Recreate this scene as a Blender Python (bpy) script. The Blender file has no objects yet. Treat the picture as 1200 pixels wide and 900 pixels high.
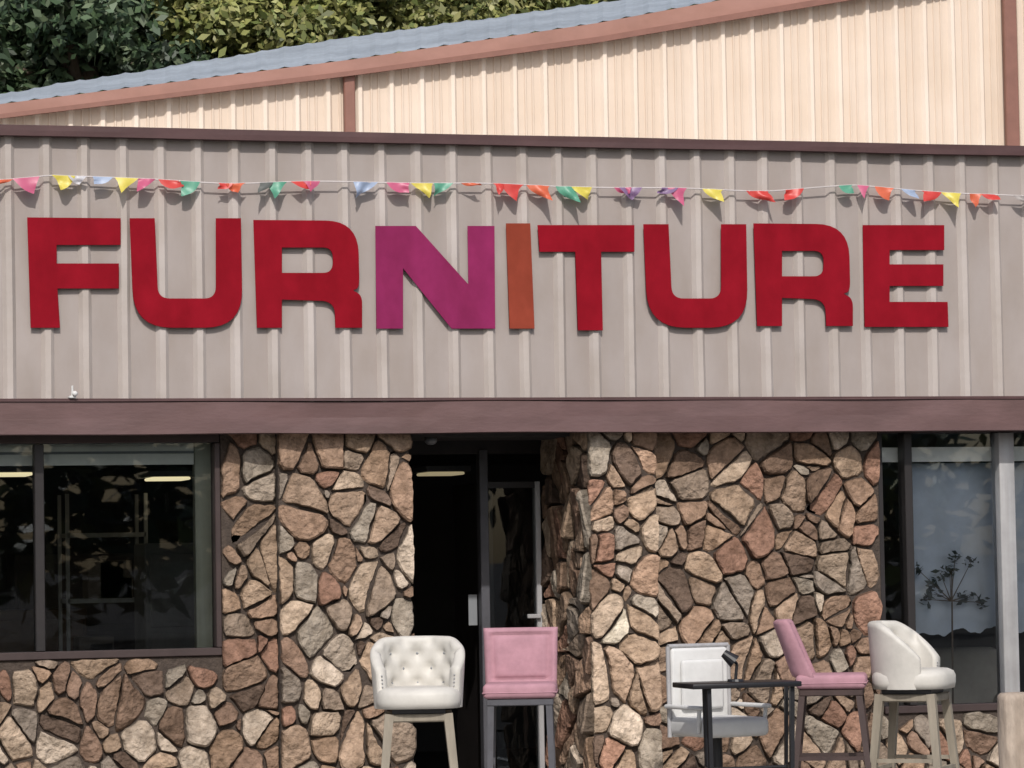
import bpy, bmesh, math, random
from mathutils import Vector, Matrix, noise
from mathutils.geometry import delaunay_2d_cdt
random.seed(7)
R=random.random
def U(a,b): return a+(b-a)*R()
scene=bpy.context.scene
# ---------------------------------------------------------------- camera
F=3800.0; TH=math.radians(16.3); PI_=math.atan(205/3800); ROLL=0.0172; D=20.0; ZT=2.68
fwd=Vector((math.sin(TH)*math.cos(PI_),math.cos(TH)*math.cos(PI_),math.sin(PI_)))
r0=Vector((math.cos(TH),-math.sin(TH),0)); u0=r0.cross(fwd)
rt=(r0*math.cos(ROLL)-u0*math.sin(ROLL)).normalized(); up=(r0*math.sin(ROLL)+u0*math.cos(ROLL)).normalized()
C=Vector((0,0,ZT))-fwd*D
cd=bpy.data.cameras.new("camera"); cam=bpy.data.objects.new("camera",cd); scene.collection.objects.link(cam)
m=Matrix((rt,up,-fwd)).transposed().to_4x4(); m.translation=C; cam.matrix_world=m
cd.sensor_width=36; cd.lens=F/1200*36; cd.clip_end=3000; cd.clip_start=0.1
scene.camera=cam
def W(px,py,Y):
    """measured photo point -> position on the vertical plane y=Y"""
    d=fwd*F+rt*(px-600)-up*(py-450)
    return C+d*((Y-C.y)/d.y)
def WX(px,py,Y): return W(px,py,Y).x
def WZ(px,py,Y): return W(px,py,Y).z
# ---------------------------------------------------------------- materials
def newmat(name):
    m=bpy.data.materials.new(name); m.use_nodes=True
    return m,m.node_tree,m.node_tree.nodes['Principled BSDF']
def mat(name,col,rough=0.6,var=0.15,scale=6,bump=0.1,bscale=40,metal=0,stretch=(1,1,1),dark=None,spec=0.4,attr=None,streak=0,bdist=.02,sscale=(9,9,.5)):
    m,nt,b=newmat(name); N=nt.nodes; L=nt.links
    tc=N.new('ShaderNodeTexCoord'); mp=N.new('ShaderNodeMapping'); mp.inputs['Scale'].default_value=stretch
    L.new(tc.outputs['Object'],mp.inputs['Vector'])
    nz=N.new('ShaderNodeTexNoise'); nz.inputs['Scale'].default_value=scale; nz.inputs['Detail'].default_value=6; nz.inputs['Roughness'].default_value=.65
    L.new(mp.outputs[0],nz.inputs['Vector'])
    rp=N.new('ShaderNodeValToRGB'); rp.color_ramp.elements[0].position=.3; rp.color_ramp.elements[1].position=.7
    lo=1-var; hi=1+var
    if attr:
        rp.color_ramp.elements[0].color=(lo,lo,lo,1); rp.color_ramp.elements[1].color=(min(hi,1.6),)*3+(1,)
        a=N.new('ShaderNodeVertexColor'); a.layer_name=attr
        mx=N.new('ShaderNodeMix'); mx.data_type='RGBA'; mx.blend_type='MULTIPLY'; mx.inputs[0].default_value=1
        L.new(a.outputs[0],mx.inputs[6]); L.new(rp.outputs[0],mx.inputs[7]); out=mx.outputs[2]
    else:
        d=dark or tuple(c*lo for c in col)
        rp.color_ramp.elements[0].color=tuple(d)+(1,); rp.color_ramp.elements[1].color=tuple(min(1,c*hi) for c in col)+(1,)
        out=rp.outputs[0]
    if streak:
        m2=N.new('ShaderNodeMapping'); m2.inputs['Scale'].default_value=sscale if not attr else (5,5,5); L.new(tc.outputs['Object'],m2.inputs[0])
        n3=N.new('ShaderNodeTexNoise'); n3.inputs['Scale'].default_value=2.2; n3.inputs['Detail'].default_value=7; n3.inputs['Roughness'].default_value=.7 if attr else .55; L.new(m2.outputs[0],n3.inputs['Vector'])
        r3=N.new('ShaderNodeValToRGB'); r3.color_ramp.elements[0].position=.36 if attr else .3; r3.color_ramp.elements[1].position=.60 if attr else .68
        s=1-streak; r3.color_ramp.elements[0].color=(s,s*.97,s*.93,1); r3.color_ramp.elements[1].color=(1,1,1,1); L.new(n3.outputs[0],r3.inputs[0])
        m3=N.new('ShaderNodeMix'); m3.data_type='RGBA'; m3.blend_type='MULTIPLY'; m3.inputs[0].default_value=1
        L.new(out,m3.inputs[6]); L.new(r3.outputs[0],m3.inputs[7]); out=m3.outputs[2]
    L.new(out,b.inputs['Base Color'])
    L.new(nz.outputs[0],rp.inputs[0])
    b.inputs['Roughness'].default_value=rough; b.inputs['Metallic'].default_value=metal
    b.inputs['Specular IOR Level'].default_value=spec
    if bump>0:
        n2=N.new('ShaderNodeTexNoise'); n2.inputs['Scale'].default_value=bscale; n2.inputs['Detail'].default_value=5
        L.new(mp.outputs[0],n2.inputs['Vector'])
        bp=N.new('ShaderNodeBump'); bp.inputs['Strength'].default_value=bump; bp.inputs['Distance'].default_value=bdist
        L.new(n2.outputs[0],bp.inputs['Height']); L.new(bp.outputs[0],b.inputs['Normal'])
    return m
def glass(name,fac=0.1,tint=(.75,.8,.8),wob=.05):
    m,nt,b=newmat(name); N=nt.nodes; L=nt.links; N.remove(b)
    o=[n for n in N if n.type=='OUTPUT_MATERIAL'][0]
    t=N.new('ShaderNodeBsdfTransparent'); t.inputs[0].default_value=tint+(1,)
    g=N.new('ShaderNodeBsdfGlossy'); g.inputs['Roughness'].default_value=0.01; g.inputs[0].default_value=(.9,.95,1,1)
    lw=N.new('ShaderNodeFresnel'); lw.inputs[0].default_value=1.5
    ad=N.new('ShaderNodeMath'); ad.operation='ADD'; ad.inputs[1].default_value=fac; L.new(lw.outputs[0],ad.inputs[0])
    tc=N.new('ShaderNodeTexCoord'); nz=N.new('ShaderNodeTexNoise'); nz.inputs['Scale'].default_value=1.1; L.new(tc.outputs['Object'],nz.inputs[0])
    bp=N.new('ShaderNodeBump'); bp.inputs['Strength'].default_value=wob; bp.inputs['Distance'].default_value=.02
    L.new(nz.outputs[0],bp.inputs['Height']); L.new(bp.outputs[0],g.inputs['Normal'])
    mx=N.new('ShaderNodeMixShader'); L.new(ad.outputs[0],mx.inputs[0]); L.new(t.outputs[0],mx.inputs[1]); L.new(g.outputs[0],mx.inputs[2])
    L.new(mx.outputs[0],o.inputs[0]); return m
def emis(name,col,s):
    m,nt,b=newmat(name); b.inputs['Base Color'].default_value=col+(1,); b.inputs['Emission Color'].default_value=col+(1,); b.inputs['Emission Strength'].default_value=s; return m
def leafmat(name,tr=.3):
    m,nt,b=newmat(name); N=nt.nodes; L=nt.links
    o=[n for n in N if n.type=='OUTPUT_MATERIAL'][0]
    a=N.new('ShaderNodeVertexColor'); a.layer_name='Col'; L.new(a.outputs[0],b.inputs['Base Color']); b.inputs['Roughness'].default_value=.5
    if tr:
        t=N.new('ShaderNodeBsdfTranslucent'); L.new(a.outputs[0],t.inputs[0])
        mx=N.new('ShaderNodeMixShader'); mx.inputs[0].default_value=tr; L.new(b.outputs[0],mx.inputs[1]); L.new(t.outputs[0],mx.inputs[2]); L.new(mx.outputs[0],o.inputs[0])
    return m
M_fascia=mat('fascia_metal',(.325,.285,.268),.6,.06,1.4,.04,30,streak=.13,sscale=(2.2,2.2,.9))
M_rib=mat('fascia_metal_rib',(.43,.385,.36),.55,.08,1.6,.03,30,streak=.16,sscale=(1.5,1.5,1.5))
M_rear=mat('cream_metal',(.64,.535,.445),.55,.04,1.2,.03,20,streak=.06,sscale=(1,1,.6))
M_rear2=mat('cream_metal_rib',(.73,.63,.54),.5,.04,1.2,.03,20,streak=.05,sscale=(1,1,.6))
M_brown=mat('brown_trim',(.07,.034,.034),.6,.2,3,.05,30)
M_brown2=mat('brown_beam',(.125,.073,.072),.6,.18,3,.08,30,stretch=(.5,1,2),streak=.2,sscale=(1.5,1,3))
M_rake=mat('rake_trim',(.33,.175,.14),.55,.12,2,.03,20,streak=.12,sscale=(1,1,3))
M_blue=mat('weathered_roof_metal',(.33,.365,.40),.6,.22,1.0,.05,10,streak=.25)
M_stone=mat('flagstone',(1,1,1),.92,.30,15,1.0,24,attr='Col',spec=.12,streak=.38,bdist=.035)
M_mortar=mat('mortar',(.06,.045,.036),.95,.3,20,.6,60)
M_dark=mat('dark_frame',(.02,.017,.017),.45,.2,4,.02,20)
M_bronze=mat('bronze_frame',(.045,.03,.028),.5,.2,4,.02,20)
M_alu=mat('aluminium',(.38,.38,.39),.5,.14,4,.02,20,metal=.2,streak=.2)
M_grey=mat('shelf_grey',(.20,.21,.22),.5,.1,4,.02,20)
M_jamb=mat('painted_jamb',(.42,.42,.35),.7,.14,3,.03,30,streak=.25)
M_val=mat('valance_vinyl',(.85,.84,.78),.7,.14,3,.03,30)
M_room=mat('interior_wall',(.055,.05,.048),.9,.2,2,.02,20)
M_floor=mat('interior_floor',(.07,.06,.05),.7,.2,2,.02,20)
M_conc=mat('concrete',(.36,.34,.31),.9,.15,3,.3,50)
M_asph=mat('asphalt',(.055,.054,.053),.95,.2,2,.5,60)
M_white=mat('white_leather',(.56,.56,.55),.55,.08,8,.12,14)
M_cream=mat('cream_leather',(.50,.48,.44),.55,.09,8,.12,14)
M_pink=mat('pink_velvet',(.36,.195,.23),.85,.16,9,.15,16)
M_legl=mat('greywash_wood',(.24,.21,.165),.7,.25,14,.1,40,stretch=(1,1,.15))
M_legd=mat('dark_grey_metal',(.07,.07,.08),.5,.2,8,.02,20)
M_legb=mat('espresso_wood',(.045,.028,.026),.5,.2,8,.02,20)
M_black=mat('black_metal',(.012,.012,.014),.4,.2,8,.02,20)
M_post=mat('weathered_post',(.40,.33,.27),.9,.3,9,.6,20,stretch=(1,1,.4),streak=.3)
M_glass=glass('window_glass',.01,(.7,.74,.74))
M_glass2=glass('window_glass_bright',.04,(.92,.95,.97))
M_lamp=emis('fluorescent_tube',(1,.84,.50),1.1)
M_lampd=emis('fluorescent_tube_dim',(1,.84,.50),.28)
M_leaf=leafmat('leaves'); M_leaf2=leafmat('leaves_plain',0)
M_bark=mat('bark',(.10,.075,.055),.95,.3,6,.8,20,stretch=(1,1,.3))
# ---------------------------------------------------------------- mesh helpers
def link(o,parent=None):
    scene.collection.objects.link(o)
    if parent: o.parent=parent
    return o
def empty(name,loc=(0,0,0),rz=0):
    e=bpy.data.objects.new(name,None); e.empty_display_size=.2; e.location=loc; e.rotation_euler=(0,0,rz); return link(e)
def mesh(name,vs,fs,mt,parent=None,smooth=False,cols=None,mats=None,midx=None):
    me=bpy.data.meshes.new(name); me.from_pydata([tuple(v) for v in vs],[],fs)
    for q in (mats or [mt]): me.materials.append(q)
    if midx: me.polygons.foreach_set('material_index',midx)
    if smooth: me.polygons.foreach_set('use_smooth',[True]*len(fs))
    if cols:
        ca=me.color_attributes.new('Col','FLOAT_COLOR','CORNER'); buf=[]
        for p,c in zip(me.polygons,cols): buf+= list(c+(1,))*p.loop_total
        ca.data.foreach_set('color',buf)
    me.update(); return link(bpy.data.objects.new(name,me),parent)
def box(name,x0,x1,y0,y1,z0,z1,mt,parent=None,bev=0,seg=2,sub=None):
    x0,x1=sorted((x0,x1)); y0,y1=sorted((y0,y1)); z0,z1=sorted((z0,z1))
    bm=bmesh.new(); bmesh.ops.create_cube(bm,size=1)
    for v in bm.verts: v.co=Vector(((x0+x1)/2+v.co.x*(x1-x0),(y0+y1)/2+v.co.y*(y1-y0),(z0+z1)/2+v.co.z*(z1-z0)))
    if bev: bmesh.ops.bevel(bm,geom=bm.edges[:],offset=bev,segments=seg,profile=.5,affect='EDGES')
    bmesh.ops.recalc_face_normals(bm,faces=bm.faces)
    me=bpy.data.meshes.new(name); bm.to_mesh(me); bm.free(); me.materials.append(mt)
    if bev and seg>1:
        me.polygons.foreach_set('use_smooth',[True]*len(me.polygons))
    return link(bpy.data.objects.new(name,me),parent)
def tube(name,p0,p1,r0_,r1_,mt,parent=None,n=12,sq=False):
    p0=Vector(p0); p1=Vector(p1); d=(p1-p0).normalized()
    a=d.cross(Vector((0,1,0))); 
    if a.length<.05: a=d.cross(Vector((1,0,0)))
    a.normalize(); b=d.cross(a)
    if sq: n=4
    vs=[];off=math.pi/4 if sq else 0
    for p,r in((p0,r0_),(p1,r1_)):
        for i in range(n):
            t=off+2*math.pi*i/n; vs.append(p+(a*math.cos(t)+b*math.sin(t))*r)
    fs=[(i,(i+1)%n,n+(i+1)%n,n+i) for i in range(n)]+[tuple(range(n))[::-1],tuple(range(n,2*n))]
    return mesh(name,vs,fs,mt,parent,smooth=False)
def sphere(name,c,r,mt,parent=None,s=(1,1,1)):
    bm=bmesh.new(); bmesh.ops.create_uvsphere(bm,u_segments=14,v_segments=8,radius=r)
    for v in bm.verts: v.co=Vector((v.co.x*s[0]+c[0],v.co.y*s[1]+c[1],v.co.z*s[2]+c[2]))
    me=bpy.data.meshes.new(name); bm.to_mesh(me); bm.free(); me.materials.append(mt); me.polygons.foreach_set('use_smooth',[True]*len(me.polygons))
    return link(bpy.data.objects.new(name,me),parent)
def ribbed(name,x0,x1,Y,zb,zt,pitch,wb,wt,h,mt,parent,minor=0,ribmat=None):
    xs=[];x=x0
    prof=[]
    while x<x1:
        jit=U(-.004,.004); hh=h*U(.85,1.1)
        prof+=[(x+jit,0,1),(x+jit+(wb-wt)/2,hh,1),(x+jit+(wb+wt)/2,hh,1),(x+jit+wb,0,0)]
        if minor:
            for k in (1,2):
                c=x+wb+(pitch-wb)*k/3; prof+=[(c-.014,0,0),(c-.007,minor,0),(c+.007,minor,0),(c+.014,0,0)]
        x+=pitch
    prof.append((x1+pitch,0,0))
    nz=8; vs=[];fs=[];mi=[]
    zf=zt if callable(zt) else (lambda x:zt)
    for (px,ph,_) in prof:
        for k in range(nz+1):
            z=zb+(zf(px)-zb)*k/nz
            w=noise.noise(Vector((px*1.3,z*.9,3)))*.006+noise.noise(Vector((px*5,z*2,8)))*.003
            vs.append((px+noise.noise(Vector((round(px/pitch),z*1.5,5)))*.003,Y-ph+w,z))
    for i in range(len(prof)-1):
        for k in range(nz):
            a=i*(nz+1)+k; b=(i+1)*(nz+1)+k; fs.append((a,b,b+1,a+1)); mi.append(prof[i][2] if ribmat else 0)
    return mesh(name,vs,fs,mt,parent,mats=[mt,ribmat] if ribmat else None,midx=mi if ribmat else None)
# ---------------------------------------------------------------- light
el=math.radians(42); az=math.radians(193)
S=Vector((math.sin(az)*math.cos(el),math.cos(az)*math.cos(el),math.sin(el)))
w=bpy.data.worlds.new("World"); scene.world=w; w.use_nodes=True
sk=w.node_tree.nodes.new('ShaderNodeTexSky'); sk.sky_type='NISHITA'; sk.sun_disc=False; sk.sun_elevation=el; sk.sun_rotation=az; sk.dust_density=2.5
bg=w.node_tree.nodes['Background']; bg.inputs[1].default_value=.135; w.node_tree.links.new(sk.outputs[0],bg.inputs[0])
ld=bpy.data.lights.new('sun','SUN'); ld.energy=3.3; ld.angle=math.radians(.8); ld.color=(1,.96,.91)
lo=bpy.data.objects.new('sun',ld); link(lo); lo.rotation_euler=S.to_track_quat('Z','Y').to_euler()
scene.view_settings.view_transform='Standard'; scene.view_settings.look='None'; scene.view_settings.exposure=0
# ---------------------------------------------------------------- ground
mesh('ground',[(-900,-900,-.15),(900,-900,-.15),(900,900,-.15),(-900,900,-.15)],[(0,1,2,3)],M_asph)
box('sidewalk',-12,12,-3.4,1.0,-.14,0,M_conc,None,.012,1)
M_lp=mat('line_paint',(.7,.7,.66),.8,.2,20,.1)
for i in range(7): box('parking_line',-9+i*2.8,-8.9+i*2.8,-9,-4,-.146,-.142,M_lp)
# ---------------------------------------------------------------- building
B=empty('furniture_store_building')
YF=-.18
z_top=WZ(600,172,YF); z_bt=WZ(600,469,YF); z_bb=WZ(600,507,YF)
XL,XR=-9.0,9.0
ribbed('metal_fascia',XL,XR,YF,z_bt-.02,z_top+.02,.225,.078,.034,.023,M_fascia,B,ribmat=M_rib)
def wavy(name,x0,x1,y0,y1,z0,z1,mt,amp=.004):
    n=90; vs=[];fs=[]
    for i in range(n+1):
        x=x0+(x1-x0)*i/n; a=noise.noise(Vector((x*.9,z0,1)))*amp; b=noise.noise(Vector((x*.9,z1,4)))*amp; c=noise.noise(Vector((x*1.3,z1,9)))*amp
        zm=(z0+z1)/2
        vs+=[(x,y0+c,z0+a),(x,y0+c*2,zm),(x,y0+c,z1+b),(x,y1,z1+b),(x,y1,z0+a)]
    for i in range(n):
        for k in range(5):
            a=i*5+k; b=i*5+(k+1)%5; fs.append((a,a+5,b+5,b))
    fs+= [tuple(range(5)),tuple(range(n*5,n*5+5))[::-1]]
    return mesh(name,vs,fs,mt,B)
wavy('fascia_cap',XL-.02,XR+.25,YF-.07,YF+.25,z_top,z_top+.062,M_brown)
wavy('fascia_base_flashing',XL-.02,XR+.25,YF-.058,YF+.1,z_bt-.003,z_bt+.014,M_brown,.002)
wavy('brown_beam',XL-.02,XR+.25,YF-.05,YF+.12,z_bb,z_bt-.008,M_brown2,.010)
box('soffit',XL,XR,YF+.121,1.4,z_bb+.03,z_bb+.08,M_brown2,B)
box('flat_roof',XL,XR,YF+.26,9.9,z_top-.35,z_top-.25,M_conc,B)
for x in(XL,XR): box('side_wall',x-.05,x+.05,.2,9.8,-.1,z_top-.36,M_rear,B)
ZR=z_bb+.02
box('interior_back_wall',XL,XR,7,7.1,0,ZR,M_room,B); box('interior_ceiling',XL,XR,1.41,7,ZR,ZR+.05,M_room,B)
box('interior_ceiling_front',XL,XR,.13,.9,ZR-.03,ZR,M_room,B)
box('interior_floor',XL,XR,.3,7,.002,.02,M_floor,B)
# ---------------- stone
PAL=[(.33,.225,.155),(.28,.19,.135),(.38,.275,.195),(.25,.165,.12),(.43,.33,.245),(.33,.22,.155),(.21,.14,.10),(.35,.25,.18),(.30,.23,.175),(.15,.105,.08),(.50,.41,.325),(.33,.28,.225),(.30,.175,.125),(.26,.215,.175)]
def clip(poly,nx,ny,c):
    out=[]
    for i in range(len(poly)):
        a=poly[i]; b=poly[(i+1)%len(poly)]
        da=a[0]*nx+a[1]*ny-c; db=b[0]*nx+b[1]*ny-c
        if da<=0: out.append(a)
        if (da<0<db) or (db<0<da):
            t=da/(da-db); out.append((a[0]+(b[0]-a[0])*t,a[1]+(b[1]-a[1])*t))
    return out
def parea(p): return abs(sum(p[k][0]*p[(k+1)%len(p)][1]-p[(k+1)%len(p)][0]*p[k][1] for k in range(len(p))))/2
def stones(name,u0,u1,v0,v1,fn,parent,area=.031,hole=None,bright=1.0,seed=1,flip=False):
    rnd=random.Random(seed); A=1.2
    U0,U1=u0*A,u1*A
    n=int((U1-U0)*(v1-v0)/area); pts=[]
    tries=0
    while len(pts)<n and tries<n*60:
        tries+=1
        p=(rnd.uniform(U0,U1),rnd.uniform(v0,v1)); rr=rnd.choice([.03,.07,.11,.14,.17])
        if all((p[0]-q[0])**2+(p[1]-q[1])**2>((rr+q[2])*.56)**2 for q in pts): pts.append((p[0],p[1],rr))
    polys=[]
    for i,p in enumerate(pts):
        gap=rnd.uniform(.0025,.0085)
        poly=[(U0,v0),(U1,v0),(U1,v1),(U0,v1)]
        nb=sorted([q for q in pts if q is not p and abs(q[0]-p[0])<.9 and abs(q[1]-p[1])<.9],key=lambda q:(q[0]-p[0])**2+(q[1]-p[1])**2)[:28]
        for q in nb:
            dx,dy=q[0]-p[0],q[1]-p[1]; d=math.hypot(dx,dy); nx,ny=dx/d,dy/d
            off=(d*d+p[2]**2-q[2]**2)/(2*d)
            poly=clip(poly,nx,ny,p[0]*nx+p[1]*ny+off-gap)
            if len(poly)<3: break
        if len(poly)<3: continue
        poly=[(a/A,b) for a,b in poly]
        ar=parea(poly)
        if (ar>.027 and rnd.random()<.4) or ar>.046:
            cx=sum(a for a,b in poly)/len(poly); cz=sum(b for a,b in poly)/len(poly); t=rnd.uniform(0,math.pi); nx,ny=math.cos(t),math.sin(t)
            c=cx*nx+cz*ny+rnd.uniform(-.05,.05); g=rnd.uniform(.003,.007)
            polys+= [clip(poly,nx,ny,c-g),clip(poly,-nx,-ny,-c-g)]
        else: polys.append(poly)
    vs=[];fs=[];cols=[]
    for poly in polys:
        if len(poly)<3: continue
        if hole:
            hx0,hx1,hz0,hz1=hole; cx=sum(a for a,b in poly)/len(poly); cz=sum(b for a,b in poly)/len(poly)
            inx=hx0<cx<hx1; inz=hz0<cz<hz1
            if inx and inz: continue
            mx=max(a for a,b in poly)>hx0 and min(a for a,b in poly)<hx1 and max(b for a,b in poly)>hz0 and min(b for a,b in poly)<hz1
            if mx:
                if not inx:
                    poly=clip(poly,1,0,hx0) if cx<hx0 else clip(poly,-1,0,-hx1)
                else:
                    poly=clip(poly,0,1,hz0) if cz<hz0 else clip(poly,0,-1,-hz1)
                if len(poly)<3: continue
        q=[]
        L=len(poly)
        for k in range(L):
            a=poly[k-1]; b=poly[k]; c=poly[(k+1)%L]
            for e in (a,c):
                d=math.hypot(e[0]-b[0],e[1]-b[1]); t=min(.35,rnd.uniform(.008,.034)/max(d,1e-4)); q.append((b[0]+(e[0]-b[0])*t,b[1]+(e[1]-b[1])*t))
        pl=[]
        for k in range(len(q)):
            a=q[k]; b=q[(k+1)%len(q)]; d=math.hypot(a[0]-b[0],a[1]-b[1]); m_=max(1,int(d/.028))
            bow=rnd.uniform(-.06,.06)*d if d>.07 else 0; nx,ny=((b[1]-a[1])/max(d,1e-5),-(b[0]-a[0])/max(d,1e-5))
            bow=min(bow,.003)
            for s in range(m_):
                t=s/m_; j=.004; bb=bow*4*t*(1-t)
                pl.append((a[0]+(b[0]-a[0])*t+rnd.uniform(-j,j)+nx*bb,a[1]+(b[1]-a[1])*t+rnd.uniform(-j,j)+ny*bb))
        n_=len(pl); cx=sum(a for a,b in pl)/n_; cz=sum(b for a,b in pl)/n_
        if parea(pl)<.0010: continue
        h=rnd.uniform(.018,.052); tx=rnd.uniform(-.2,.2); tz=rnd.uniform(-.2,.2); sd=rnd.uniform(0,99)
        def hgt(x,z,hh,nj): 
            return max(0,hh*h+(tx*(x-cx)+tz*(z-cz))*(hh>0)+rnd.uniform(-nj,nj)+((noise.noise(Vector((x*9+sd,z*9,sd)))*.016) if hh>0 else 0))
        b0=len(vs); top=[]
        for (sc,hh,nj) in((1,0,0),(.97,.66,.002),(.88,1,.0015)):
            for (a,b) in pl:
                x=cx+(a-cx)*sc; z=cz+(b-cz)*sc
                if sc<.95: top.append((x,z))
                vs.append(fn(x,z,hgt(x,z,hh,nj)))
        xs_=[p[0] for p in top]; zs_=[p[1] for p in top]; inner=[]
        for _ in range(int(parea(top)/.0014)+1):
            x=rnd.uniform(min(xs_),max(xs_)); z=rnd.uniform(min(zs_),max(zs_))
            ins=True
            for k in range(n_):
                a=top[k]; b=top[(k+1)%n_]
                if (b[0]-a[0])*(z-a[1])-(b[1]-a[1])*(x-a[0])<.0004: ins=False;break
            if ins: inner.append((x,z))
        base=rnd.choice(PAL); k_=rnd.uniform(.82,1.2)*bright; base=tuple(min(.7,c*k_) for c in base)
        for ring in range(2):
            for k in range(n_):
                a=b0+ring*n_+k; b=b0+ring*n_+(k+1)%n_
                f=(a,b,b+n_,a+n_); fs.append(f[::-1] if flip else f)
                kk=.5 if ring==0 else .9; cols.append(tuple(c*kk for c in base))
        co=[Vector(p) for p in top]+[Vector(p) for p in inner]
        r=delaunay_2d_cdt(co,[(k,(k+1)%n_) for k in range(n_)],[list(range(n_))],1,1e-6)
        remap={}
        for vi,(v,orig) in enumerate(zip(r[0],r[3])):
            o_=[q for q in orig if q<n_]
            if o_: remap[vi]=b0+2*n_+o_[0]
            else:
                vs.append(fn(v.x,v.y,hgt(v.x,v.y,1.06,.0025))); remap[vi]=len(vs)-1
        for f in r[2]:
            a,b,c=[remap[i] for i in f[:3]]
            if len({a,b,c})<3: continue
            fs.append((c,b,a) if flip else (a,b,c)); cols.append(base)
    return mesh(name,vs,fs,M_stone,parent,cols=cols)
YP=-.08
zs=z_bb+.03
wl_r=WX(259,640,0); wl_sill=WZ(130,772,0)
xa=WX(324,700,0); xb=WX(483,640,YP)
stones('stone_wall_left',-4.6,xa,0,zs,lambda u,v,w:(u,-w,v),B,hole=(-20,wl_r,wl_sill,9),seed=3,bright=.88)  # stones coloured darker here, standing in for the pier's shadow
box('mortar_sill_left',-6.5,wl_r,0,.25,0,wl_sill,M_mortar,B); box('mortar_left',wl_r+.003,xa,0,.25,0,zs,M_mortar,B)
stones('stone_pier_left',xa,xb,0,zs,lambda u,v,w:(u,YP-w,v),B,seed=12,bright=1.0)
box('mortar_pier_left',xa+.003,xb-.012,YP,.9,0,zs,M_mortar,B)
xj=WX(690,640,YP); xp=WX(770,640,YP); xw=WX(1031,640,0); wr_sill=WZ(1110,835,0)
YD=.82
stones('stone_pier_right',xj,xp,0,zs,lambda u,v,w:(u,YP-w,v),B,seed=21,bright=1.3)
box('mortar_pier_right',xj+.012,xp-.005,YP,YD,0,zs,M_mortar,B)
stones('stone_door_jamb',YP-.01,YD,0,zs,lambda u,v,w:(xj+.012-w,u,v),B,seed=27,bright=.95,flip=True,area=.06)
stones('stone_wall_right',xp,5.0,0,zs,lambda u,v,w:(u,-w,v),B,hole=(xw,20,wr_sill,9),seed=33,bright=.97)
box('mortar_right',xp+.003,xw,0,.25,0,zs,M_mortar,B); box('mortar_sill_right',xw+.003,6.5,0,.25,0,wr_sill,M_mortar,B)
# ---------------- left window
def X0(px,py=640,Y=.06): return WX(px,py,Y)
Yg=.06; zt=zs
box('window_sill',-6.5,wl_r-.004,-.02,.12,wl_sill+.004,wl_sill+.05,M_bronze,B,.005,1)
box('window_head',-6.5,wl_r-.004,.0,.12,WZ(130,519,.0),zt-.002,M_bronze,B)
box('window_side_frame',X0(250),wl_r-.002,-.015,.12,wl_sill+.052,WZ(130,520,0),M_bronze,B,.004,1)
box('window_mullion',X0(40),X0(51),.01,.11,wl_sill+.052,WZ(130,520,0),M_dark,B,.004,1)
mesh('window_glass_left',[(-6.5,Yg,wl_sill),(X0(252),Yg,wl_sill),(X0(252),Yg,zt),(-6.5,Yg,zt)],[(0,1,2,3)],M_glass,B)
box('window_inner_jamb',X0(229,640,.13),X0(250,640,.13),.122,.2,wl_sill,zt-.05,M_jamb,B,.003,1)
box('window_valance',-6.5,X0(228,640,.13),.124,.15,WZ(130,545,.13),zt-.05,M_val,B)
box('window_valance_slat',-6.5,X0(228,640,.13),.118,.1235,WZ(130,532,.13),WZ(130,529,.13),M_grey,B)
Rk=empty('storage_shelf')
xA=WX(80,690,3); xB=WX(172,690,3)
for z in(.4,.9,1.35,1.8): box('shelf_%d'%int(z*100),xA,xB,3,3.4,z,z+.03,M_alu,Rk)
for x in(xA,xB):
    for y in(3,3.37): box('upright',x-.012,x+.012,y,y+.03,0,2.1,M_alu,Rk)
for k in range(9):
    zz=random.choice([.43,.93,1.38]); xx=U(xA,xB-.25); g=U(.04,.16); box('carton_%d'%k,xx,xx+U(.12,.25),3.05,3.3,zz,zz+U(.1,.3),mat('carton_%d'%k,(g*1.2,g,g*.9),.8,.1),Rk,.005,1)
for px,py,hw,ml in((203,562,.13,M_lamp),(12,557,.16,M_lamp),(526,556,.13,M_lampd)):
    e=empty('ceiling_light'); Yl=2.6; p=W(px,py,Yl)
    box('housing',p.x-hw-.03,p.x+hw+.03,Yl,Yl+.5,p.z+.022,p.z+.06,M_grey,e); box('tube',p.x-hw,p.x+hw,Yl+.05,Yl+.4,p.z-.0,p.z+.02,ml,e,.008,1)
def cabinet(x,y,wd,h,col):
    e=empty('cabinet',(x,y,0)); mt=mat('cabinet_wood',col,.6,.2)
    box('body',-wd/2,wd/2,0,.45,.08,h,mt,e,.008,1)
    for k in range(3): box('drawer',-wd/2+.03,wd/2-.03,-.02,-.002,.12+k*(h-.15)/3,.08+(k+1)*(h-.15)/3,mt,e,.006,1)
    for sx in(-1,1): box('foot',sx*(wd/2-.06)-.03,sx*(wd/2-.06)+.03,.03,.4,.0,.078,mt,e)
cabinet(WX(20,700,4),4,1.0,1.3,(.10,.06,.04)); cabinet(WX(205,700,2.4),2.4,.4,1.75,(.16,.15,.145)); cabinet(WX(140,700,5.6),5.6,1.6,1.7,(.07,.05,.045))
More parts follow.
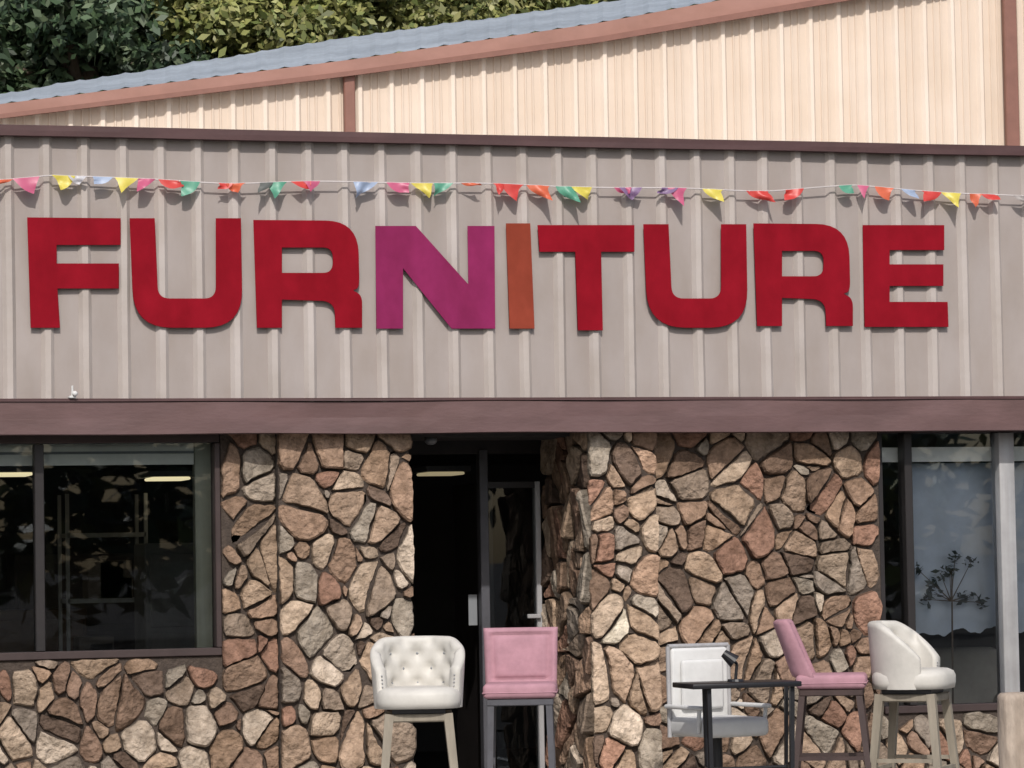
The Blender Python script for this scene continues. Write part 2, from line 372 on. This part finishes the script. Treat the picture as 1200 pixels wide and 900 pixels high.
# ---------------- entrance
zdt=WZ(560,565,YD)
xd0=xb-.05; xd1=xj+.02
box('door_header',xd0,xd1,YD,YD+.1,WZ(560,532,YD)+.0,zs,M_dark,B)
box('door_stile',WX(562,650,YD),WX(572,650,YD),YD-.03,YD+.05,0.02,zs-.1,M_legd,B,.004,1)
box('door_stile',WX(627,650,YD),WX(633,650,YD),YD-.03,YD+.05,0.02,zdt,M_alu,B,.004,1)
box('door_top_rail',WX(572,650,YD)+.002,WX(627,650,YD)-.002,YD-.02,YD+.04,zdt-.04,zdt,M_dark,B)
box('door_handle',WX(614,650,YD)+.002,WX(630,650,YD),YD-.06,YD-.035,WZ(600,725,YD),WZ(600,720,YD),M_alu,B,.004,1)
mesh('door_glass',[(WX(572,650,YD),YD,.02),(WX(640,650,YD),YD,.02),(WX(640,650,YD),YD,zdt),(WX(572,650,YD),YD,zdt)],[(0,1,2,3)],M_glass,B)
box('open_door_edge',WX(556,650,YD+.4),WX(560,650,YD+.4)+.01,YD+.06,YD+.9,.03,zdt,M_dark,B,.004,1)
box('door_notice',WX(549,715,YD+.055),WX(559,715,YD+.055),YD+.052,YD+.056,WZ(550,733,YD),WZ(550,697,YD),M_grey,B)
sphere('soffit_light',(WX(505,524,.2),.2,z_bb-.03),.04,M_grey,B,(1,1,.7))
# ---------------- right window
ztr=zs
box('window_sill_right',xw+.005,6.5,-.02,.13,wr_sill+.003,wr_sill+.05,M_bronze,B,.005,1)
box('window_mullion_dark',X0(1058),X0(1067),.0,.11,wr_sill+.052,ztr-.04,M_dark,B,.004,1)
box('window_mullion_light',X0(1168),X0(1186),-.01,.11,wr_sill+.052,ztr-.04,M_alu,B,.006,2)
box('window_side_right',xw+.002,xw+.03,.0,.11,wr_sill+.052,ztr-.04,M_dark,B)
box('window_head_right',xw+.004,6.5,0,.12,ztr-.038,ztr-.002,M_bronze,B)
mesh('window_glass_right',[(xw,Yg,wr_sill),(6.5,Yg,wr_sill),(6.5,Yg,ztr),(xw,Yg,ztr)],[(0,1,2,3)],M_glass2,B)
Mc=mat('reflection_sheet_tint',(.44,.50,.58),.9,.14,1.6,.1,10,streak=.15,sscale=(2,2,1.5))  # pale blue colour imitates a bright reflection in the glass
YC=.26
xs0=X0(1066,640,YC); xs1=X0(1230,640,YC); zA=WZ(1100,543,YC); zB=WZ(1100,742,YC)
vs=[];fs=[];nu,nv=60,14
for i in range(nu+1):
    for k in range(nv+1):
        u=xs0+(xs1-xs0)*i/nu; v=zB+(zA-zB)*k/nv
        if k==0: v+=noise.noise(Vector((u*5,0,1)))*.10+noise.noise(Vector((u*17,0,1)))*.03
        vs.append((u,YC+.007*math.sin(u*19+noise.noise(Vector((u,v*2,0)))*4)*(1-.3*k/nv)+.02*noise.noise(Vector((u*3,v*3,2))),v))
for i in range(nu):
    for k in range(nv):
        a=i*(nv+1)+k; fs.append((a,a+nv+1,a+nv+2,a+1))
mesh('reflection_sheet',vs,fs,Mc,None,True)  # made-up sheet behind the glass, in place of the window's white reflection
box('window_reflection_strip',xw+.04,6.5,.124,.15,WZ(1110,541,.14),WZ(1110,524,.14),M_val,B)  # pale strip imitating a light reflection across the window top
def armchair(x,y,rz,mt):
    e=empty('armchair',(x,y,0),rz)
    box('base',-.42,.42,-.4,.4,.08,.32,mt,e,.04,3); box('cushion',-.29,.29,-.44,.25,.32,.48,mt,e,.05,3)
    box('backrest',-.4,.4,.2,.45,.33,.95,mt,e,.07,3)
    for s in(-1,1): box('arm',s*.3,s*.46,-.42,.3,.2,.64,mt,e,.06,3)
    for sx in(-.36,.36):
        for sy in(-.34,.34): tube('foot',(sx,sy,0),(sx,sy,.09),.02,.03,M_legb,e)
armchair(WX(1135,800,.85),.85,0.1,mat('taupe_fabric',(.42,.38,.32),.9,.1,8,.2,30))
def leafy(name,cs,n,size,cols,parent=None,flat=.5,rnd=random,mt=None,asp=.42,upb=0):
    vs=[];fs=[];cl=[]
    for c,rad in cs:
        bk=rnd.uniform(.7,1.25)
        for _ in range(n):
            d=Vector((rnd.gauss(0,1),rnd.gauss(0,1),rnd.gauss(0,1))).normalized()*(rnd.random()**.4)
            p=Vector(c)+Vector((d.x*rad[0],d.y*rad[1],d.z*rad[2]))
            if upb:
                nrm=(Vector((rnd.gauss(0,1),rnd.gauss(0,1),rnd.gauss(0,1)))*.6+d*.8+Vector((0,-.5,.6))*upb).normalized()
                a=nrm.cross(Vector((rnd.gauss(0,1),rnd.gauss(0,1),rnd.gauss(0,1)))).normalized(); b=nrm.cross(a)
            else:
                a=Vector((rnd.gauss(0,1),rnd.gauss(0,1),rnd.gauss(0,1)*flat)).normalized(); b=a.cross(Vector((rnd.gauss(0,1),rnd.gauss(0,1),rnd.gauss(0,1)))).normalized()
            s=size*rnd.uniform(.5,1.3); k=len(vs)
            vs+=[p-a*s,p+b*s*asp-a*s*.1,p+a*s,p-b*s*asp-a*s*.1]; fs.append((k,k+1,k+2,k+3))
            q=rnd.choice(cols); kk=rnd.uniform(.65,1.3)*bk; cl.append(tuple(v*kk for v in q))
    return mesh(name,vs,fs,mt or M_leaf,parent,cols=cl)
pe=empty('reflected_branches'); pc=W(1112,668,.19)  # added plant shape, standing in for dark branches reflected in the glass
tube('stand_in_pot',(pc.x,.19,0.02),(pc.x,.19,.35),.05,.06,M_legd,pe,16)
tube('stem',(pc.x,.19,.33),(pc.x+.02,.19,pc.z),.008,.005,M_bark,pe,6)
bls=[]
for k in range(11):
    ex=pc.x+(k-5)*.042+U(-.02,.02); ez=pc.z+U(-.16,.10)-abs(k-5)*.012
    tube('stem_%d'%k,(pc.x+.01,.19,pc.z-.2),(ex,.19+U(-.01,.01),ez),.004,.002,M_bark,pe,5); bls.append(((ex,.19,ez),(.055,.015,.045)))
leafy('foliage',bls,18,.026,[(.05,.065,.06),(.06,.075,.065)],pe)
# ---------------------------------------------------------------- rear warehouse
Wh=empty('warehouse_building')
YR=10.0
low=[(-200,161),(0,138),(410,88),(700,49),(980,2),(1400,-66)]
upc=[(-200,146),(0,122),(410,70),(700,27),(845,0),(1400,-92)]
rf=[(-200,145),(0,110),(200,78),(400,45),(700,4),(1400,-105)]
def curve(pts,Y): return [W(a,b,Y) for a,b in pts]
cl_=curve(low,YR)
def zrake(x,off=0):
    P=cl_
    for a,b in zip(P,P[1:]):
        if x<=b.x: break
    return a.z+(b.z-a.z)*(x-a.x)/(b.x-a.x)+off
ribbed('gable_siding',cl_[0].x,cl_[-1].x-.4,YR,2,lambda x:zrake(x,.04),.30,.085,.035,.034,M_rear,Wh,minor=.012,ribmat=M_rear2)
A=curve(low,YR-.12); Bp=curve(upc,YR-.12)
vs=[];fs=[]
for a,b in zip(A,Bp):
    vs+=[a,b,b+Vector((0,.16,0)),a+Vector((0,.16,0))]
for i in range(len(A)-1):
    for k in range(4):
        a=i*4+k;b=i*4+(k+1)%4; fs.append((a,a+4,b+4,b))
mesh('rake_trim',vs,fs,M_rake,Wh)
Mr2=mat('rake_lip',(.22,.105,.08),.5,.1)
vs=[];fs=[]
for a,b in zip(A,Bp):
    p=a; q=a.lerp(b,.25); vs+=[p+Vector((0,-.03,-.01)),q+Vector((0,-.03,0)),q+Vector((0,-.001,0)),p+Vector((0,-.001,0))]
for i in range(len(A)-1):
    for k in range(4):
        a=i*4+k;b=i*4+(k+1)%4; fs.append((a,a+4,b+4,b))
mesh('rake_lip',vs,fs,Mr2,Wh)
n=60; vs=[];fs=[]
def interp(pts,x):
    for a,b in zip(pts,pts[1:]):
        if x<=b[0]: break
    return a[1]+(b[1]-a[1])*(x-a[0])/(b[0]-a[0])
for i in range(n*4+1):
    px=-200+1600*i/(n*4); h=.012 if i%4==0 else 0
    p=W(px,interp(upc,px),YR+.05); q=W(px,interp(rf,px)+noise.noise(Vector((px*.02,0,0)))*2,YR+4)
    vs+=[p+Vector((0,0,h-.0)),q+Vector((0,0,h))]
for i in range(n*4): fs.append((2*i,2*i+2,2*i+3,2*i+1))
mesh('roof_sheet',vs,fs,M_blue,Wh)
for px0,px1,pt in((404,417,84),(1180,1195,-40)):
    a=WX(px0,140,YR-.1); b=WX(px1,140,YR-.1)
    box('downspout' ,a,b,YR-.1,YR-.035,2,zrake((a+b)/2,-.01),Mr2,Wh,.01,1)
box('warehouse_back_wall',cl_[0].x,cl_[-1].x-.4,YR+8,YR+8.1,0,5,M_rear,Wh)
# ---------------------------------------------------------------- sign
Sg=empty('furniture_sign')
def signmat(n,c):
    return mat(n,c,.9,.10,5,.05,25,spec=.05,streak=.2,sscale=(3,3,1.5))
M_red=signmat('letter_red',(.235,.007,.016)); M_mag=signmat('letter_magenta',(.235,.024,.095)); M_org=signmat('letter_orange',(.25,.05,.03))
def rounded(pts):
    out=[]
    L=len(pts)
    for i in range(L):
        p=pts[i]; r=p[2] if len(p)>2 else 0; b=Vector(p[:2])
        if not r: out.append(b); continue
        a=Vector(pts[i-1][:2]); c=Vector(pts[(i+1)%L][:2])
        s=b+(a-b).normalized()*min(r,(a-b).length*.49); e=b+(c-b).normalized()*min(r,(c-b).length*.49)
        for k in range(9):
            t=k/8; out.append(s*(1-t)**2+(b*2*t*(1-t))+e*t*t) 
    return out
YL=YF-.032
def letter(name,loops,mt):
    cu=bpy.data.curves.new(name,'CURVE'); cu.dimensions='2D'; cu.fill_mode='BOTH'; cu.extrude=.003; cu.bevel_depth=.001; cu.bevel_resolution=1
    for lp in loops:
        pts=rounded(lp); sp=cu.splines.new('POLY'); sp.points.add(len(pts)-1); sp.use_cyclic_u=True
        for q,p in zip(sp.points,pts):
            v=W(p.x,p.y,YL); q.co=(v.x,v.z,0,1)
    o=bpy.data.objects.new(name,cu); scene.collection.objects.link(o)
    dg=bpy.context.evaluated_depsgraph_get(); me=bpy.data.meshes.new_from_object(o.evaluated_get(dg))
    bpy.data.objects.remove(o)
    me.transform(Matrix.Rotation(math.pi/2,4,'X')); me.transform(Matrix.Translation((0,YL-.002,0)))
    me.materials.clear(); me.materials.append(mt); link(bpy.data.objects.new(name,me),Sg)
letter('letter_F',[[(32,255),(141,256),(141,287),(66,287),(66,309),(139,309),(139,338),(67,338),(70,384),(36,384)]],M_red)
def Us(x0,x1,yt,yb,w): return [[(x0,yt),(x0+w-2,yt),(x0+w+2,yb-34,14),(x1-w,yb-34,14),(x1-w,yt),(x1-2,yt),(x1,yb,44),(x0+5,yb,44)]]
letter('letter_U',Us(152,284,256,384,31),M_red)
def Rs(x0,x1,yt,yb):
    return [[(x0,yt),(x1-5,yt+1,38),(x1-3,yt+80,14),(x1-12,yt+82,4),(x1,yt+88,10),(x1,yb),(x1-31,yb),(x1-32,yb-31,16),(x0+33,yb-33),(x0+33,yb),(x0+4,yb)],
            [(x0+33,yt+32),(x0+33,yt+62),(x1-34,yt+62,12),(x1-34,yt+32,12)]]
letter('letter_R',Rs(297,424,258,384),M_red)
letter('letter_N',[[(440,265),(487,265),(549,334),(548,265),(579,265),(580,385),(529,385),(472,314),(472,385),(441,385)]],M_mag)
letter('letter_I',[[(593,262),(621,262),(626,385),(597,385)]],M_org)
letter('letter_T',[[(630,264),(743,264),(743,295),(704,295),(706,387),(677,387),(674,295),(632,295)]],M_red)
letter('letter_U.001',Us(754,876,263,384,31),M_red)
letter('letter_R.001',Rs(883,999,262,382),M_red)
letter('letter_E',[[(1011,264),(1106,264),(1106,293),(1042,293),(1042,310),(1105,310),(1105,335),(1042,335),(1042,354),(1110,354),(1111,383),(1013,383)]],M_red)
# ---------------------------------------------------------------- pennants
Pn=empty('pennant_string'); YS=YF-.06
line=[(-150,214),(0,211),(60,204),(90,206),(150,210),(210,212),(270,214),(330,214),(460,213),(600,217),(680,218),(760,221),(900,223),(1000,218),(1100,224),(1200,231),(1400,226)]
def smooth_line(x): return interp(line,x)+1.2*math.sin(x*.03)
pts=[W(x,smooth_line(x),YS) for x in range(-150,1401,12)]
Mstr=mat('string',(.50,.46,.45),.8,.1)
vs=[];fs=[]
for i,p in enumerate(pts):
    for k in range(5):
        t=2*math.pi*k/5; vs.append(p+Vector((0,math.cos(t),math.sin(t)))*.005)
for i in range(len(pts)-1):
    for k in range(5): fs.append((i*5+k,i*5+(k+1)%5,i*5+5+(k+1)%5,i*5+5+k))
mesh('cord',vs,fs,Mstr,Pn)
CC={'r':(.66,.07,.06),'o':(.72,.16,.08),'y':(.76,.65,.12),'g':(.12,.38,.26),'p':(.60,.13,.24),'b':(.38,.47,.64),'v':(.25,.16,.30),'w':(.66,.66,.7),'d':(.14,.15,.14),'gr':(.30,.27,.26)}
FM={}
for k,c in CC.items():
    m_,nt,b=newmat('pennant_'+k); b.inputs['Base Color'].default_value=c+(1,); b.inputs['Roughness'].default_value=.4
    t=nt.nodes.new('ShaderNodeBsdfTranslucent'); t.inputs[0].default_value=c+(1,); mx=nt.nodes.new('ShaderNodeMixShader'); mx.inputs[0].default_value=.35
    o=[n for n in nt.nodes if n.type=='OUTPUT_MATERIAL'][0]; nt.links.new(b.outputs[0],mx.inputs[1]); nt.links.new(t.outputs[0],mx.inputs[2]); nt.links.new(mx.outputs[0],o.inputs[0]); FM[k]=m_
flags=[(-40,'y'),(3,'o'),(30,'p'),(74,'y'),(90,'w'),(120,'b'),(148,'y'),(172,'p'),(197,'r'),(222,'g'),(264,'r'),(276,'o'),(312,'d'),(324,'g'),(352,'r'),(363,'p'),(428,'b'),(466,'p'),(494,'y'),(519,'g'),(548,'o'),(582,'r'),(600,'r'),(630,'o'),(664,'g'),(680,'y'),(729,'p'),(738,'v'),(784,'v'),(793,'p'),(835,'y'),(887,'r'),(930,'r'),(990,'g'),(1011,'p'),(1036,'o'),(1064,'b'),(1091,'r'),(1114,'y'),(1143,'o'),(1157,'r'),(1194,'gr'),(1240,'y'),(1280,'b')]
rf_=random.Random(11)
for x,c in flags:
    p=W(x,smooth_line(x),YS); big=rf_.random()<.4
    wd=rf_.uniform(.12,.16) if big else rf_.uniform(.08,.13); ht=rf_.uniform(.09,.115) if big else rf_.uniform(.045,.085)
    ang=rf_.uniform(-.9,.9); lean=rf_.uniform(-1,1); ph=rf_.uniform(0,6); amp=rf_.uniform(.008,.03)
    if c=='y': wd,ht,lean=.14,.09,rf_.uniform(-.6,.6)
    if x in(630,887,428): ht=.11; wd=.15
    N_=7; vs=[];fs=[];ix={}
    for j in range(N_+1):
        t=j/N_; hw=wd/2*(1-t)
        for i in range(N_+1-j):
            s=(i/(N_-j)*2-1) if N_-j>0 else 0
            x_=s*hw+lean*.06*t; z_=-t*ht
            y_=-.012-.03*t*abs(math.sin(ph))+amp*math.sin(s*hw*55+ph)*(.3+t)+amp*.6*math.sin(t*7+ph*2)*t
            k=min(1,t*1.5)*ang
            X=x_*math.cos(k)-z_*math.sin(k); Z=x_*math.sin(k)+z_*math.cos(k)
            zl=W(x+X*182,smooth_line(x+X*182),YS).z
            Z+=.012*math.sin(s*hw*60+ph)*t
            vs.append(Vector((p.x+X,min(p.y+y_,YS+.02),zl if t<.01 else p.z+Z))); ix[(j,i)]=len(vs)-1
    for j in range(N_):
        for i in range(N_-j):
            fs.append((ix[(j,i)],ix[(j,i+1)],ix[(j+1,i)]))
            if i<N_-j-1: fs.append((ix[(j,i+1)],ix[(j+1,i+1)],ix[(j+1,i)]))
    mesh('flag',vs,fs,FM[c],Pn,True)
fl=empty('security_light'); p=W(86,463,YF-.1)
box('bracket',p.x-.02,p.x+.02,YF-.075,YF-.01,z_bt+.016,z_bt+.03,M_white,fl,.003,1); tube('neck',(p.x,YF-.06,z_bt+.03),(p.x,YF-.065,z_bt+.09),.007,.006,M_white,fl); sphere('bulb',(p.x+.012,YF-.08,z_bt+.042),.016,M_white,fl)
# ---------------------------------------------------------------- seating
def legs4(e,top_z,tw,td,bw,bd,r0_,r1_,mt,sq=True,fz=.3,twy=None):
    T=[(-tw,-td),(tw,-td),(tw,td),(-tw,td)]; Bt=[(-bw,-bd),(bw,-bd),(bw,bd),(-bw,bd)]
    def at(i,z): t=1-z/top_z; return Vector((T[i][0]+(Bt[i][0]-T[i][0])*t,T[i][1]+(Bt[i][1]-T[i][1])*t,z))
    for i in range(4): tube('leg_%d'%(i+1),at(i,0),at(i,top_z),r1_,r0_,mt,e,sq=sq)
    for i in range(4):
        z=fz if i%2==0 else fz+.05
        tube('stretcher_%d'%(i+1),at(i,z),at((i+1)%4,z),.016,.016,mt,e,sq=True)
def barrel_stool(px,py_seat,Y,rz,fab,zs0,arm=.15):
    p=W(px,py_seat,Y); e=empty('bar_stool',(p.x,Y,0),rz); zb=zs0
    vs=[];fs=[];n=40; rings=[(0,0),(0,.94),(.0,1),(.035,1.03),(.075,1.03),(.10,.98),(.115,.85),(.12,.5),(.12,.0)]
    for z,k in rings:
        for i in range(n):
            t=2*math.pi*i/n; c,s=math.cos(t),math.sin(t); q=(abs(c)**3.2+abs(s)**3.2)**(-1/3.2)
            vs.append((.235*q*c*k,.225*q*s*k-.01,zb+z))
    for j in range(len(rings)-1):
        for i in range(n): fs.append((j*n+i,j*n+(i+1)%n,(j+1)*n+(i+1)%n,(j+1)*n+i))
    mesh('seat_cushion',vs,fs,fab,e,True)
    nu,nv=56,16; A0=math.radians(118); fs=[]
    def topz(a):
        k=abs(a)/A0; return zb+.365-.02*k*k-arm*max(0,(k-.42)/.58)**1.4
    def rad(a,z): return .245+.02*(z-zb)/.3
    def pos(a,z,inner):
        r=rad(a,z)
        if inner:
            r-=.06
            u=a/.36; v=(z-zb-.13)/.085
            if z>zb+.12 and abs(a)<1.5:
                d=min(math.hypot((u-(math.floor(u)+i))*.9,(v-(math.floor(v)+j))) if (math.floor(u)+i+math.floor(v)+j)%2==0 else 9 for i in(0,1) for j in(0,1))
                r+=.034*math.exp(-(d/.33)**2)-.006
        return Vector((r*math.sin(a)*1.02,r*math.cos(a)*.95,z))
    prof=[]
    for i in range(nu+1):
        a=-A0+2*A0*i/nu; zt_=topz(a); ring=[]
        for k in range(nv+1): ring.append(pos(a,zb+(zt_-zb)*k/nv,False))
        cen=(pos(a,zt_,False)+pos(a,zt_,True))/2; outv=(pos(a,zt_,False)-cen)
        for k in range(1,6):
            t=math.pi*k/6; ring.append(cen+outv*math.cos(t)*1.15+Vector((0,0,.035*math.sin(t))))
        for k in range(nv,-1,-1): ring.append(pos(a,zb+(zt_-zb)*k/nv,True))
        prof.append(ring)
    m_=len(prof[0]); vs=[v for r in prof for v in r]
    for i in range(nu):
        for k in range(m_-1): fs.append((i*m_+k,(i+1)*m_+k,(i+1)*m_+k+1,i*m_+k+1))
    fs.append(tuple(range(m_))); fs.append(tuple(range(nu*m_,nu*m_+m_))[::-1])
    mesh('backrest',vs,fs,fab,e,True)
    for iu in range(-4,5):
        for iv in range(0,3):
            if (iu+iv)%2==0:
                a=iu*.36; z=zb+.13+iv*.085
                if z<topz(a)-.03 and abs(a)<1.5:
                    sphere('button',pos(a,z,True),.010,M_grey,e)
    for s in(-1,1):
        a=s*A0
        for k in range(9):
            z=zb+.02+(topz(a)-zb-.03)*k/8; q=(pos(a,z,False)+pos(a,z,True))/2
            sphere('nail',q+Vector((0,-.004,0)),.005,M_alu,e)
    box('swivel_plate',-.15,.15,-.15,.15,zb-.03,zb-.002,M_legd,e,.004,1)
    box('apron',-.19,.19,-.18,.18,zb-.075,zb-.031,M_legl,e,.008,1)
    legs4(e,zb-.03,.165,.155,.235,.225,.036,.025,M_legl,fz=.33)
    return e
zb=WZ(490,829,-1.3)
barrel_stool(490,810,-1.3,math.radians(-14),M_cream,zb)
barrel_stool(1069,790,-1.3,math.radians(52),M_cream,WZ(1080,804,-1.3)-.01,arm=.19)
def square_stool(px,py,Y,rz,fab,legm,zb,bh,lean=.05,w=.20,sp=.02,wings=False):
    p=W(px,py,Y); e=empty('bar_stool',(p.x,Y,0),rz)
    box('seat',-w-.01,w+.01,-.21,.2,zb,zb+.085,fab,e,.028,4)
    box('seat_welt',-w-.014,w+.014,-.214,.204,zb+.03,zb+.038,fab,e,.004,1)
    nu,nv=28,26; vs=[];fs=[]
    for s_ in(-1,1):
        for j in range(nv+1):
            for i in range(nu+1):
                u=i/nu*2-1; v=j/nv; z=zb+.06+v*bh
                ed=1-max(abs(u)**14,abs(2*v-1)**14)
                th=.012+.026*max(0,ed)**.5
                pad=0
                if s_<0:
                    border=max(abs(u),abs(2*v-1)); pad=-.024*math.exp(-((border-.76)/.055)**2)+.004*math.cos(u*5)*math.cos(v*5)
                y=.17+lean*v+.05*lean*v*v+ .018*(1-u*u) + s_*(th+pad)
                if wings: y-=.07*abs(u)**4*(1-.55*v)
                x=u*(w+.006+.01*v)
                vs.append((x,y,z))
    K=(nu+1)*(nv+1)
    for j in range(nv):
        for i in range(nu):
            a=j*(nu+1)+i; fs.append((a,a+1,a+nu+2,a+nu+1)); fs.append((K+a,K+a+nu+1,K+a+nu+2,K+a+1))
    per=[i for i in range(nu+1)]+[j*(nu+1)+nu for j in range(1,nv+1)]+[nv*(nu+1)+i for i in range(nu-1,-1,-1)]+[j*(nu+1) for j in range(nv-1,0,-1)]
    for a,b in zip(per,per[1:]+per[:1]): fs.append((a,K+a,K+b,b))
    mesh('backrest',vs,fs,fab,e,True)
    box('seat_frame',-w+.01,w-.01,-.19,.18,zb-.04,zb-.002,legm,e,.005,1)
    legs4(e,zb-.02,w-.035,.165,w-.035+sp,.165+sp*1.4,.026,.02,legm,fz=.36)
square_stool(610,810,-1.25,math.radians(-18),M_pink,M_legd,WZ(610,819,-1.45),.335,sp=.02)
square_stool(974,800,-1.3,math.radians(66),M_pink,M_legb,WZ(980,806,-1.3),.345,lean=.11,w=.185,sp=.06,wings=True)
# white swivel chair
p=W(836,840,-1.1); ec=empty('swivel_chair',(p.x+.02,-1.1,0),math.radians(12)); zc=WZ(836,862,-1.1)
box('seat',-.21,.21,-.26,.2,zc,zc+.11,M_white,ec,.035,4)
zt_=WZ(810,757,-.95)
box('back_panel',-.195,.195,.17,.21,zc-.01,zt_-.012,M_white,ec,.018,3)
box('back_cushion',-.145,.145,.135,.171,zc+.15,zt_-.08,M_white,ec,.02,3)
for s in(-1,1): tube('back_frame',(s*.208,.19,zc-.01),(s*.208,.195,zt_),.014,.014,M_alu,ec)
tube('back_frame_top',(-.208,.195,zt_),(.208,.195,zt_),.014,.014,M_alu,ec)
for s in(-1,1):
    tube('arm_post',(s*.228,-.16,zc+.03),(s*.228,-.18,zc+.16),.012,.012,M_white,ec); box('arm_rest',s*.228-.02,s*.228+.02,-.22,.19,zc+.16,zc+.185,M_white,ec,.010,3)
tube('gas_lift',(0,0,.12),(0,0,zc),.035,.03,M_black,ec,16)
for k in range(5):
    t=2*math.pi*k/5; tube('base_arm',(0,0,.14),(.27*math.cos(t),.27*math.sin(t),.06),.022,.014,M_black,ec); sphere('caster',(.27*math.cos(t),.27*math.sin(t),.03),.03,M_black,ec)
# bar table
Yt=-1.75; xa_=WX(812,805,Yt); xb_=WX(940,805,Yt); ztb=WZ(876,800,Yt)
te=empty('bar_table')
box('top',xa_,xb_,Yt,Yt+.36,ztb-.03,ztb,M_black,te,.006,2)
for px,dx in((834,.0),(932,-.03)):
    x=WX(px,820,Yt)
    tube('leg',(x,Yt+.05,ztb-.02),(x+dx,Yt+.02,0),.018,.016,M_black,te,sq=True); tube('leg',(x+.07,Yt+.32,ztb-.02),(x+.09+dx,Yt+.35,0),.014,.012,M_black,te,sq=True)
    tube('cross_bar',(x+dx*.6,Yt+.04,.38),(x+.08+dx*.6,Yt+.34,.38),.01,.01,M_black,te)
tube('stretcher',(WX(834,820,Yt)+.04,Yt+.19,.38),(WX(932,820,Yt)+.03,Yt+.19,.38),.01,.01,M_black,te)
le=empty('desk_lamp'); q=W(862,798,Yt+.2)
tube('base',(q.x,Yt+.2,ztb+.001),(q.x,Yt+.2,ztb+.014),.05,.045,M_black,le,16); tube('arm',(q.x,Yt+.2,ztb+.012),(q.x+.01,Yt+.2,ztb+.10),.009,.009,M_black,le); tube('arm_upper',(q.x+.01,Yt+.2,ztb+.10),(q.x-.04,Yt+.19,ztb+.155),.009,.009,M_black,le); tube('shade',(q.x-.01,Yt+.18,ztb+.115),(q.x-.07,Yt+.2,ztb+.165),.042,.024,M_black,le,14)
# weathered post
Yp=-2.4; p=W(1190,812,Yp); pe=empty('wooden_post',(p.x,Yp,0))
vs=[];fs=[];n=28
for j,(z,r) in enumerate([(0,.125),(.2,.12),(.4,.118),(.55,.12),(p.z-.04,.116),(p.z-.012,.112),(p.z,.095),(p.z+.004,.05)]):
    for i in range(n):
        t=2*math.pi*i/n; rr=r*.86*(1+.07*noise.noise(Vector((math.cos(t)*2,math.sin(t)*2,z*2)))); vs.append((rr*math.cos(t),rr*math.sin(t),z))
for j in range(7):
    for i in range(n): fs.append((j*n+i,j*n+(i+1)%n,(j+1)*n+(i+1)%n,(j+1)*n+i))
fs.append(tuple(range(7*n,8*n)))
mesh('trunk',vs,fs,M_post,pe,True)
# ---------------------------------------------------------------- trees
def tree(name,px,py,Y,rx,rz,nb,nl,size,cols,seed,asp=.5):
    rnd=random.Random(seed); c=W(px,py,Y); e=empty(name,(0,0,0))
    tube('trunk',(c.x,Y,-.15),(c.x+.2,Y,c.z-rz*.3),.32,.17,M_bark,e,12)
    blobs=[]
    for _ in range(nb):
        d=Vector((rnd.gauss(0,1),rnd.gauss(0,1),rnd.gauss(0,1))).normalized()*(rnd.random()**.4)
        q=Vector((c.x+d.x*rx,Y+d.y*rx*.7,c.z+d.z*rz)); s=rnd.uniform(.35,.8)
        blobs.append((q,(s*1.1,s,s*.7)))
    for q,_ in blobs[::3]: tube('limb',(c.x+.15,Y,c.z-rz*.5),q,.08,.025,M_bark,e,6)
    leafy('foliage',blobs,nl,size,cols,e,rnd=rnd,asp=asp,upb=.8)
dk=[(.065,.11,.055),(.085,.135,.065),(.05,.085,.045),(.125,.165,.09)]
yg=[(.29,.30,.09),(.34,.35,.12),(.22,.25,.08),(.37,.36,.14),(.16,.20,.06)]
tree('broadleaf_tree',80,30,20,2.3,1.7,60,420,.09,dk,2)
tree('broadleaf_tree',-110,10,21,2.0,1.8,30,350,.10,dk,3)
tree('broadleaf_tree',350,0,19,1.5,1.1,48,440,.07,yg,4)
tree('broadleaf_tree',500,-20,20,1.6,1.1,48,440,.07,yg,5)
tree('broadleaf_tree',660,-45,21,1.6,1.1,40,400,.075,yg,6)
rnd=random.Random(9)
bl=[]
for i in range(60):
    q=W(rnd.uniform(-250,850),rnd.uniform(-70,120),rnd.uniform(29,34)); bl.append((q,(1.8,1.2,1.3)))
leafy('background_trees',bl,330,.20,dk+[(.12,.15,.05),(.16,.19,.07)],rnd=rnd,mt=M_leaf2,upb=.8)
bl=[((rnd.uniform(-20,45),rnd.uniform(-62,-48),rnd.uniform(.5,8)),(2.8,2,2.2)) for _ in range(90)]
leafy('reflection_tree_line',bl,150,.5,dk+yg[:1],rnd=rnd,mt=M_leaf2)  # unseen trees behind the camera, added to darken and leaf the window reflections
